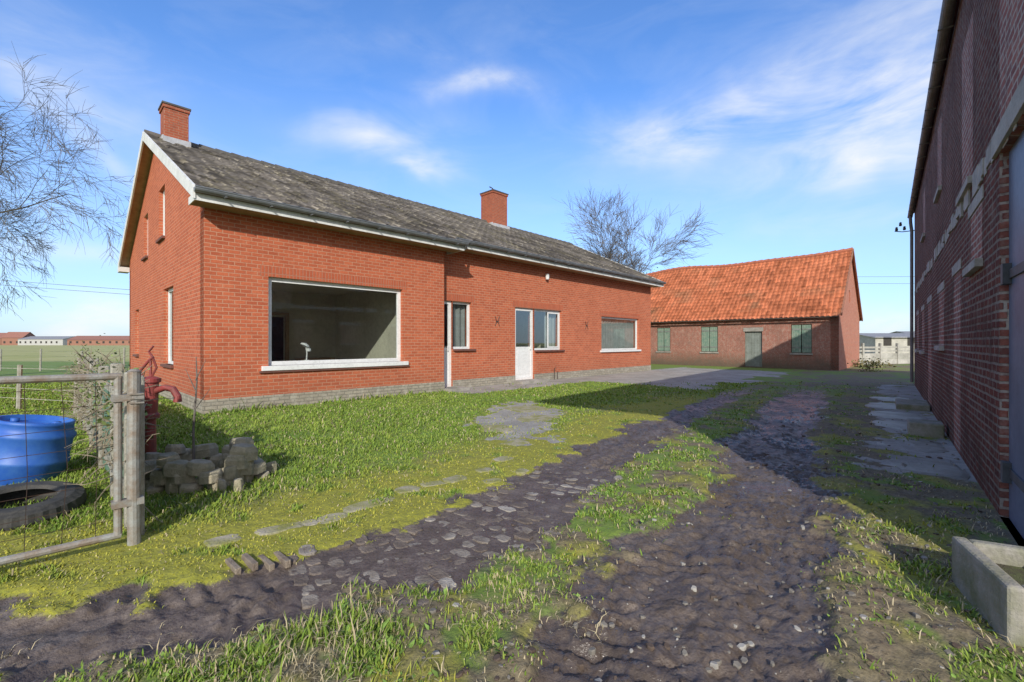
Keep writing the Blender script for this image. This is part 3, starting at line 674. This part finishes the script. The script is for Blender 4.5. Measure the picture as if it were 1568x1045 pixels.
def leafmass(name,centers,n,size,mat,cg):
    P=np.concatenate([np.array(c[:3])+rng.normal(0,1,(n,3))*np.array(c[3:6])*.5 for c in centers]); P[:,2]=np.maximum(P[:,2],.02)
    m=len(P); a=rng.normal(0,1,(m,3)); a/=np.linalg.norm(a,axis=1)[:,None]; b_=np.cross(a,rng.normal(0,1,(m,3))); b_/=np.linalg.norm(b_,axis=1)[:,None]
    s=(size*rng.uniform(.5,1.3,m))[:,None]; V=np.stack([P-a*s,P+b_*s*.6,P+a*s,P-b_*s*.6],1).reshape(-1,3)
    c=np.repeat(np.array(cg)*rng.uniform(.5,1.5,m)[:,None],4,0)
    return tri_mesh(name,V,np.arange(m*4).reshape(-1,4),mat,c)
LM=colmat('leaf_mat',plain=True)
leafmass('distant_tree_line',[(x,300+random.uniform(-10,10),1.4,8,5,random.uniform(2,4)) for x in range(-420,-150,13)]+[(x,260,1.2,8,5,3) for x in range(60,260,14)],60,1.2,LM,(.09,.11,.07))
leafmass('evergreen_tree',[(12.9,43,6.2,1.5,1.5,1.7),(12.2,43,5.4,1.6,1.5,2),(12.0,43,3.8,2.6,2.5,3)],1500,.09,LM,(.10,.19,.05))
leafmass('shrub',[(17.4,21.9,.3,.6,.4,.4)],260,.05,LM,(.14,.15,.06)); leafmass('dry_reeds',[(20,26,.15,1.8,.5,.25)],260,.08,LM,(.2,.18,.09))
# ------------------------------------------------------------ bare trees
BK=simple('bark',(.12,.10,.085),(.19,.17,.145),.9,8)
def tree(name,loc,H,spread,seed,levels=5,r0=.2,droop=0.,kk=4,rm=.006):
    R=random.Random(seed); m=MB()
    def br(p,d,l,r,lv):
        pts=[p];rad=[r];q=Vector(p);dd=Vector(d); n=4 if lv<3 else 3
        for i in range(n):
            dd=(dd+Vector((R.uniform(-1,1),R.uniform(-1,1),R.uniform(-1,1)))*.16+Vector((0,0,(.07 if lv<3 else -droop)))).normalized()
            q=q+dd*(l/n); pts.append(q.copy()); rad.append(r*(1-.5*(i+1)/n))
        m.chain(pts,rad,6 if lv<2 else 3,cap=False)
        if lv>=levels: return
        k=(5 if lv==0 else kk)+(1 if lv==levels-1 else 0)
        for j in range(k):
            t=R.uniform(.35,1) if lv else R.uniform(.5,1); i=min(int(t*n),n-1); pp=pts[i].lerp(pts[i+1],t*n-i)
            ax=dd.orthogonal().normalized(); ax.rotate(Matrix.Rotation(R.uniform(0,6.28),3,dd)); nd=dd.copy(); nd.rotate(Matrix.Rotation(R.uniform(.35,.95)*spread,3,ax))
            br(pp,nd,l*R.uniform(.58,.82),max(rad[i+1]*.6,rm),lv+1)
    br(Vector((0,0,0)),Vector((0,0,1)),H*.33,r0,0)
    o=m.obj(name,BK); o.location=loc; return o
o=tree('bare_tree',(-21.8,16.5,0),11.6,1.0,3,levels=6,r0=.26,droop=.07); o.scale=(1.2,1.2,1.42)
tree('bare_tree',(9.6,40,0),15.5,.8,11,levels=5,r0=.24,droop=.0,kk=5,rm=.012)
# ------------------------------------------------------------ wires
wi=MB()
def wire(a,b_,sagv):
    a=Vector(a);b_=Vector(b_); wi.chain([a.lerp(b_,t)-Vector((0,0,sagv*4*t*(1-t))) for t in np.linspace(0,1,10)],.022,4)
wire((30,62,10.5),(75,62,10.7),.15)
wire((30,62,9.7),(75,62,9.6),.15)
wi.obj('overhead_wires',M_iron)
wi=MB(); wire((-60,40,8.2),(-6,46,5.0),.4); wire((-60,41,7.8),(-6,47,4.6),.4); wi.obj('overhead_wires',M_iron)
# ------------------------------------------------------------ gate + fence
gate=empty('metal_gate',(-2.62,3.13,0),math.atan2(-.72,-.694))
M_rust=simple('galvanised_rusty',(.34,.35,.33),(.24,.18,.13),.6,9,metal=.2)
M_post=simple('lichen_post',(.42,.40,.34),(.27,.25,.19),.9,12,bmp=.8)
g=MB()
g.chain([(0,0,-.1),(.005,0,.6),(.0,0,1.2)],.038,12); g.chain([(0,0,1.2),(0,0,1.215)],[.042,.02],12)
g.chain([(.07,0,1.17),(2.6,0,1.19)],.024,10); g.chain([(.07,0,.09),(2.6,0,.12)],.024,10); g.chain([(.085,0,.09),(.085,0,1.17)],.024,10); g.chain([(2.58,0,.1),(2.58,0,1.18)],.024,10)
for z in (.28,1.0): g.box(-.05,.12,-.035,.035,z,z+.045)
for k in range(3): g.box(-.048,.03,-.046,.046,.98+.03*k,.99+.03*k)
g.obj('gate_frame',M_rust,gate)
g=MB()
for z in np.arange(.2,1.12,.13): g.chain([(.09,0,z+random.uniform(-.01,.01)),(1.2,.01,z+random.uniform(-.03,.03)),(2.58,0,z)],.0022,3)
for a in np.arange(.2,2.58,.16): g.chain([(a,.002,.1),(a+random.uniform(-.03,.03),.01,.6),(a,.002,1.17)],.0022,3)
g.obj('gate_mesh',M_iron,gate)
fe=empty('garden_fence',(-2.70,3.25,0),math.atan2(.694,-.72))
f=MB()
for i,a in enumerate((0.05,.28,1.3,2.6,4.0,5.5,7.2)): 
    f.box(a-.045,a+.045,-.045,.045,-.1,1.16+random.uniform(-.06,.05))
f.obj('posts',M_post,fe,bevel=.012)
f=MB()
for (a0,a1) in ((.35,1.25),(1.35,2.55),(2.65,3.95)):
    a=a0
    while a<a1-.02:
        b_=min(a+.1,a1); f.box(a,b_-.008,-.012,.012+random.uniform(0,.01),.08+random.uniform(0,.04),1.0+random.uniform(-.03,.05)); a=b_
f.obj('green_boards',simple('green_board',(.10,.20,.14),(.17,.25,.18),.8,7),fe)
f=MB()
for z in (.25,.95): f.box(.3,7.2,.026,.05,z,z+.06)
a=4.1
while a<7.1: f.box(a,a+.09,-.012,.012,.03,1.02+random.uniform(-.15,.1)); a+=.105
f.obj('grey_boards',M_post,fe)
f=MB()
for i in range(520):
    a=random.uniform(.2,7.4); p=Vector((a,random.uniform(-.08,.08),random.uniform(.2,1.1))); pts=[p]
    d=Vector((random.uniform(-1,1),random.uniform(-.5,.5),random.uniform(-.6,1)))
    for k in range(3):
        d=(d+Vector((random.uniform(-1,1),random.uniform(-1,1),random.uniform(-1,.7)))*.5).normalized(); pts.append(pts[-1]+d*.12)
    f.chain(pts,[.006,.005,.004,.002],4,cap=False)
f.obj('dry_creeper',simple('creeper',(.32,.27,.19),(.2,.17,.12),.9),fe)
o=leafmass('fence_ivy',[(.8+.45*i,0,.85+.1*math.sin(i*2.1),.5,.16,.35) for i in range(15)],90,.022,LM,(.15,.19,.07)); o.parent=fe
def wirefence(x0,y0,x1,y1,n,h):
    wf=MB()
    for i in range(n+1):
        t=i/n; x=x0+(x1-x0)*t; y=y0+(y1-y0)*t; wf.chain([(x,y,0),(x+.03,y,h+random.uniform(-.05,.08))],.04,6)
    for k in range(4):
        z=h*(.25+.22*k); wf.chain([(x0,y0,z),((x0+x1)/2,(y0+y1)/2,z-.03),(x1,y1,z)],.006,3)
    wf.obj('wire_fence',M_post)
wirefence(-30,23,-11.6,20.6,8,1.1); wirefence(-8.6,8.9,-21,13,7,.95)
# ------------------------------------------------------------ pump, stones, barrel, tire, etc.
pump=empty('hand_water_pump',(-4.02,5.02,0))
M_red=simple('red_iron',(.30,.05,.045),(.18,.05,.04),.5,10,spec=.5)
p=MB()
p.lathe([(0,0),(.11,0),(.11,.03),(.055,.05),(.05,.45),(.05,.55),(.085,.56),(.085,.60),(.065,.62),(.075,.95),(.095,.96),(.095,1.0),(.05,1.02),(.0,1.03)],None,20)
p.chain([(.05,0,.86),(.16,0,.90),(.25,0,.88),(.30,-.0,.80),(.30,0,.74)],[.035,.035,.037,.037,.043],12)
p.chain([(0,0,1.0),(0,0,1.2)],.013,8); p.chain([(0,0,1.0),(.05,.02,1.12),(.02,.0,1.24),(-.02,0,1.30),(.03,0,1.36)],.012,6)
p.chain([(-.06,0,.95),(-.12,0,1.08),(-.02,0,1.2),(.03,.0,1.24)],.015,8)
p.chain([(-.12,0,1.08),(-.17,.03,.8),(-.16,.05,.45)],.014,8)
p.obj('pump_body',M_red,pump,smooth=False)
st=MB()
M_rub=simple('rubble_stone',(.42,.37,.27),(.25,.235,.15),.95,9,bmp=.9)
for ring,(z0) in enumerate((0,.09,.17,.25)):
    for k in range(15):
        a=2*math.pi*k/15+ring*.21
        if ring==3 and k%4!=1: continue
        if ring==2 and k%3==0: continue
        st.stone(-3.15+.47*math.cos(a)+random.uniform(-.04,.04),4.62+.34*math.sin(a)+random.uniform(-.03,.03),z0,random.uniform(.07,.14),random.uniform(.07,.11),random.uniform(.07,.12),a+1.57+random.uniform(-.5,.5),tilt=.18,n=random.choice((5,6,7)),sink=.02)
for k in range(30): st.stone(-3.15+random.uniform(-.65,.65),4.62+random.uniform(-.4,.3),.0,random.uniform(.03,.10),random.uniform(.03,.08),random.uniform(.03,.12),random.uniform(0,3),tilt=.4,n=6)
st.obj('rubble_stone_well',M_rub,bevel=.010)
sp=MB(); sp.chain([(-3.35,4.75,0),(-3.36,4.76,.5),(-3.33,4.77,1.0),(-3.36,4.8,1.25)],[.013,.011,.008,.004],6)
for z,dx in ((.7,.15),(.9,-.12),(1.0,.1)): sp.chain([(-3.34,4.76,z),(-3.34+dx,4.78,z+.22)],[.006,.002],4)
sp.obj('sapling',BK)
bl=MB(); M=Matrix.Translation((-5.0,4.6,-.02))@Matrix.Rotation(math.radians(8),4,'Y')@Matrix.Rotation(math.radians(-5),4,'X')
bl.lathe([(0,.0),(.27,0),(.30,.03),(.31,.2),(.325,.22),(.325,.25),(.31,.27),(.315,.46),(.33,.48),(.33,.51),(.31,.53),(.295,.60),(.30,.605),(.30,.64),(.27,.64),(.265,.60),(.0,.59)],M,40)
for a in (.4,3.4): bl.lathe([(0,.58),(.035,.58),(.035,.63),(0,.63)],M@Matrix.Translation((.17*math.cos(a),.17*math.sin(a),0)),12)
m,nt,b=newmat('blue_plastic'); v=objco(nt); nt.links.new(mixc(nt,ramp(nt,noise(nt,v,6,6,.7),.35,.7),(.02,.10,.44),(.05,.16,.46)),b.inputs['Base Color']); b.inputs['Roughness'].default_value=.5
bl.obj('blue_barrel',m,smooth=True)
ti=MB(); prof=[(.20,.03),(.22,.0),(.30,.0),(.35,.03),(.365,.10),(.35,.17),(.30,.2),(.22,.2),(.20,.17),(.215,.17),(.26,.185),(.33,.16),(.345,.10),(.33,.04),(.26,.015),(.215,.03)]
seg=60;vs=[];fs=[]
for k in range(seg):
    a=2*math.pi*k/seg
    for j,(r_,z) in enumerate(prof):
        rr=r_+(.008 if (k%2==0 and j in(3,4,5)) else 0); vs.append((rr*math.cos(a),rr*math.sin(a),z))
for k in range(seg):
    for j in range(len(prof)):
        k2=(k+1)%seg;j2=(j+1)%len(prof); n=len(prof); fs.append((k*n+j,k2*n+j,k2*n+j2,k*n+j2))
ti.add(vs,fs); o=ti.obj('old_tyre',simple('rubber',(.045,.045,.045),(.08,.075,.065),.8,8)); o.location=(-4.0,3.66,-.02); o.rotation_euler=(.06,.1,0); o.scale=(1.08,1.08,.9)
dg=MB()
for k in range(4):
    x=-1.75+.085*k; dg.box(-.10,.10,-.017,.017,-.03,.018,lambda a,b_,z,x=x,k=k:(x+a*.75+b_*.66,2.83+k*.035-a*.66+b_*.75,z+.015*math.sin(k*2)))
dg.obj('drain_slats',simple('weathered_wood',(.30,.25,.19),(.18,.14,.11),.9,14,bmp=.8),bevel=.005)
# cobbles, mostly buried in mud
cb=MB()
def along(L,s):
    for (a,b_) in zip(L[:-1],L[1:]):
        l_=(Vector(b_)-Vector(a)).length
        if s<=l_: 
            d=(Vector(b_)-Vector(a))/l_; return Vector(a)+d*s,d
        s-=l_
    return Vector(L[-1]),d
s=CS0
while s<CS0+3.2:
    P,d=along(L1,s); nrm=Vector((-d.y,d.x)); t=-.5+random.uniform(-.06,.06)
    while t<.46:
        q=P+nrm*t; x,y=q.x,q.y
        if random.random()<.97*(1-abs(t)*.5)*(1 if s<CS0+1.5 else .75):
            lx=random.uniform(.045,.056); ly=random.uniform(.055,.085)
            cb.stone(x+random.uniform(-.012,.012),y+random.uniform(-.012,.012),gz(x,y)+random.uniform(-.013,-.004),lx,ly,.010,math.atan2(d.y,d.x)+random.uniform(-.16,.16),n=12,sink=.05,mi=random.choice((0,0,1,1,1,2)),tilt=.07,sq=True)
            t+=ly+.07
        else: t+=.13
    s+=.116
cb.obj('cobblestones',[simple('cobble',(.30,.265,.22),(.14,.11,.085),.7,6,bmp=.9),simple('cobble_muddy',(.22,.18,.145),(.11,.085,.066),.7,6,bmp=.9),simple('cobble_pale',(.40,.365,.31),(.17,.14,.11),.7,6,bmp=.9)])
sb=MB()
for (x,y,rx,ry) in ((-1.75,3.40,.17,.08),(-1.45,3.62,.13,.09),(-1.28,3.9,.18,.09),(-1.0,4.32,.12,.1),(-.78,4.47,.12,.08),(-.58,4.62,.13,.1),(-.3,4.95,.1,.08),(-.1,5.4,.13,.1),(-.36,7.3,.40,.33),(.5,8.3,.42,.42),(.05,6.3,.18,.14),(-2.05,3.2,.12,.08),(.3,9.6,.45,.4),(-.2,4.55,.1,.07),(.1,4.9,.09,.07),(-1.6,3.5,.1,.07),(-1.15,4.05,.1,.08)):
    sb.stone(x,y,gz(x,y)-.004,rx,ry,.012,random.uniform(.4,.9),n=13,tilt=.04,sq=True)
sb.obj('paving_stones',simple('slab',(.40,.36,.27),(.24,.24,.06),.9,5,bmp=.8))
gv=MB(); rr_=random.Random(5)
for i in range(1900):
    Y=math.exp(rr_.uniform(math.log(1.6),math.log(9))); X=Y*rr_.uniform(-.2,1.12)
    f_=fields(np.array([X]),np.array([Y]))
    if f_['p'][0]<.05 or f_['left'][0]: continue
    if f_['grass'][0]>.5 and rr_.random()<.75: continue
    sz=rr_.choice((.005,.006,.008,.010,.013,.02))*(1 if Y<5 else 1.4)
    gv.stone(X,Y,float(f_['z'][0])-.002,sz,sz*rr_.uniform(.6,1),sz*.6,rr_.uniform(0,6),n=6,sink=.01,mi=rr_.choice((0,0,1,2,2,2)),tilt=.3)
gv.obj('gravel',[simple('gravel_grey',(.22,.20,.17)),simple('gravel_pale',(.40,.38,.34)),simple('clod',(.11,.08,.06))])
e=empty('concrete_trough',(2.30,2.10,0),math.atan2(.89,.45))
t=MB(); L_,W_,Hh=.62,.42,.27
t.box(0,L_,-.07,0,-.05,Hh); t.box(0,L_,-W_,-W_+.07,-.05,Hh); t.box(0,.07,-W_+.07,-.07,-.05,Hh-.003); t.box(L_-.07,L_,-W_+.07,-.07,-.05,Hh-.003)
t.obj('trough_sides',M_concd,e,bevel=.015)
t=MB(); t.box(.071,L_-.071,-W_+.071,-.071,-.04,.17); t.obj('soil',simple('soil',(.10,.085,.06),(.13,.15,.06),.95,20,bmp=1),e)
sl=MB()
for (s_,p_,a,b_) in ((3.0,.5,.62,.4),(4.5,.5,.66,.42),(6.0,.55,.58,.4),(7.6,.6,.6,.45),(1.6,.4,.5,.35),(9.2,.6,.6,.45)):
    x=3.94+.639*s_-.769*p_; y=3.65+.769*s_+.639*p_
    sl.stone(x,y,-.004,a,b_,.016,math.atan2(.769,.639),n=16,tilt=.006,sq=True)
sl.obj('concrete_slabs',simple('wet_slab',(.30,.28,.24),(.15,.14,.105),.5,2.5,bmp=.3,spec=.4))
# ------------------------------------------------------------ world, sun, camera
EL=27
W=D.worlds.new('World'); SC.world=W; W.use_nodes=True; nt=W.node_tree; bg=nt.nodes['Background']
sky=N(nt,'ShaderNodeTexSky',sky_type='NISHITA'); sky.sun_disc=False; sky.sun_elevation=math.radians(EL); sky.sun_rotation=math.radians(180)
sky.air_density=1.0; sky.dust_density=.6; sky.ozone_density=2.0
g=N(nt,'ShaderNodeTexCoord').outputs['Generated']; sx=N(nt,'ShaderNodeSeparateXYZ'); nt.links.new(g,sx.inputs[0])
az=mth(nt,'ARCTAN2',sx.outputs[0],sx.outputs[1]); el=mth(nt,'ARCSINE',sx.outputs[2])
cb_=N(nt,'ShaderNodeCombineXYZ'); nt.links.new(az,cb_.inputs[0]); nt.links.new(el,cb_.inputs[1])
mpn=N(nt,'ShaderNodeMapping'); mpn.inputs['Scale'].default_value=(2.2,6.0,1); mpn.inputs['Rotation'].default_value=(0,0,-.14); nt.links.new(cb_.outputs[0],mpn.inputs[0])
cn=noise(nt,mpn.outputs[0],1.6,6,.6,.7); cn2=noise(nt,mpn.outputs[0],6,4,.6,.4)
wn=N(nt,'ShaderNodeTexNoise'); wn.inputs['Scale'].default_value=5; wn.inputs['Detail'].default_value=3; nt.links.new(cb_.outputs[0],wn.inputs['Vector'])
wv=N(nt,'ShaderNodeVectorMath',operation='SUBTRACT'); nt.links.new(wn.outputs['Color'],wv.inputs[0]); wv.inputs[1].default_value=(.5,.5,.5)
ws=N(nt,'ShaderNodeVectorMath',operation='SCALE'); nt.links.new(wv.outputs[0],ws.inputs[0]); ws.inputs['Scale'].default_value=.15
wa=N(nt,'ShaderNodeVectorMath',operation='ADD'); nt.links.new(cb_.outputs[0],wa.inputs[0]); nt.links.new(ws.outputs[0],wa.inputs[1])
tot=None
def blob(px,py,sxp,syp,rot,amp):
    global tot
    a0=math.atan((px-784)/691); e0=math.atan((525-py)/math.hypot(691,px-784)); k=math.cos(a0)
    m=N(nt,'ShaderNodeMapping',vector_type='TEXTURE'); nt.links.new(wa.outputs[0],m.inputs[0])
    m.inputs['Location'].default_value=(a0,e0,0); m.inputs['Rotation'].default_value=(0,0,math.radians(rot)); m.inputs['Scale'].default_value=(sxp/691*k*k,syp/691*k,1)
    l=N(nt,'ShaderNodeVectorMath',operation='LENGTH'); nt.links.new(m.outputs[0],l.inputs[0])
    e=mth(nt,'EXPONENT',mth(nt,'MULTIPLY',mth(nt,'MULTIPLY',l.outputs['Value'],l.outputs['Value']),-1.0))
    e=mth(nt,'MULTIPLY',e,amp); tot=e if tot is None else mth(nt,'ADD',tot,e)
for bl_ in ((745,128,75,20,2,1.0),(565,200,80,22,5,1.0),(635,248,60,17,-8,.9),(1080,185,140,32,3,1.1),(1330,190,190,60,18,.85),(1330,265,120,30,0,.65),(1200,150,230,70,10,.35),
            (70,140,150,26,-8,.6),(110,205,130,17,-22,.7),(60,70,220,60,0,.25),(640,60,90,22,0,.3),(140,490,95,28,0,1.5),(1345,485,70,24,0,1.4),(1290,345,120,14,0,.45),(120,385,120,25,0,.4),(1480,100,220,130,20,.6)):
    blob(*bl_)
cm=mth(nt,'MULTIPLY',tot,mth(nt,'ADD',ramp(nt,cn,.25,.75),mth(nt,'MULTIPLY',mth(nt,'SUBTRACT',cn2,.5),.5)),clamp=True)
thin=mth(nt,'MULTIPLY',ramp(nt,cn,.45,.85),.14)
haze=mth(nt,'MULTIPLY',mth(nt,'SUBTRACT',1.0,ramp(nt,el,-.02,.5)),.6)
back_fill=mth(nt,'MULTIPLY',ramp(nt,mth(nt,'MULTIPLY',sx.outputs[1],-1.0),-.05,.7),.75)  # pale haze added behind the camera to lift fill light on the ground
tin=mixc(nt,1.0,sky.outputs[0],(.85,1.24,1.76),'MULTIPLY')
col=mixc(nt,haze,tin,(4.3,5.1,6.2)); col=mixc(nt,thin,col,(6,6.4,7)); col=mixc(nt,back_fill,col,(6.6,6.2,5.7)); col=mixc(nt,mth(nt,'MULTIPLY',cm,.95),col,(6.5,6.6,6.7))
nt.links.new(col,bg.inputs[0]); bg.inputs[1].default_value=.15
try:
    W.cycles.sampling_method='MANUAL'; W.cycles.sample_map_resolution=256
except Exception: pass
sun=D.lights.new('sun','SUN'); sun.energy=4.2; sun.angle=math.radians(.6); sun.color=(1,.95,.87)
so_=D.objects.new('sun',sun); so_.rotation_euler=(math.radians(90-EL),0,0); SC.collection.objects.link(so_)
cam=D.cameras.new('camera'); cam.lens=36*691/1568; cam.sensor_width=36; cam.shift_y=.0015; cam.clip_start=.05; cam.clip_end=4000
co=D.objects.new('camera',cam); co.location=(0,0,1.4); co.rotation_euler=(math.radians(90),0,0); SC.collection.objects.link(co); SC.camera=co
SC.view_settings.view_transform='Standard'; SC.view_settings.look='None'; SC.view_settings.exposure=0
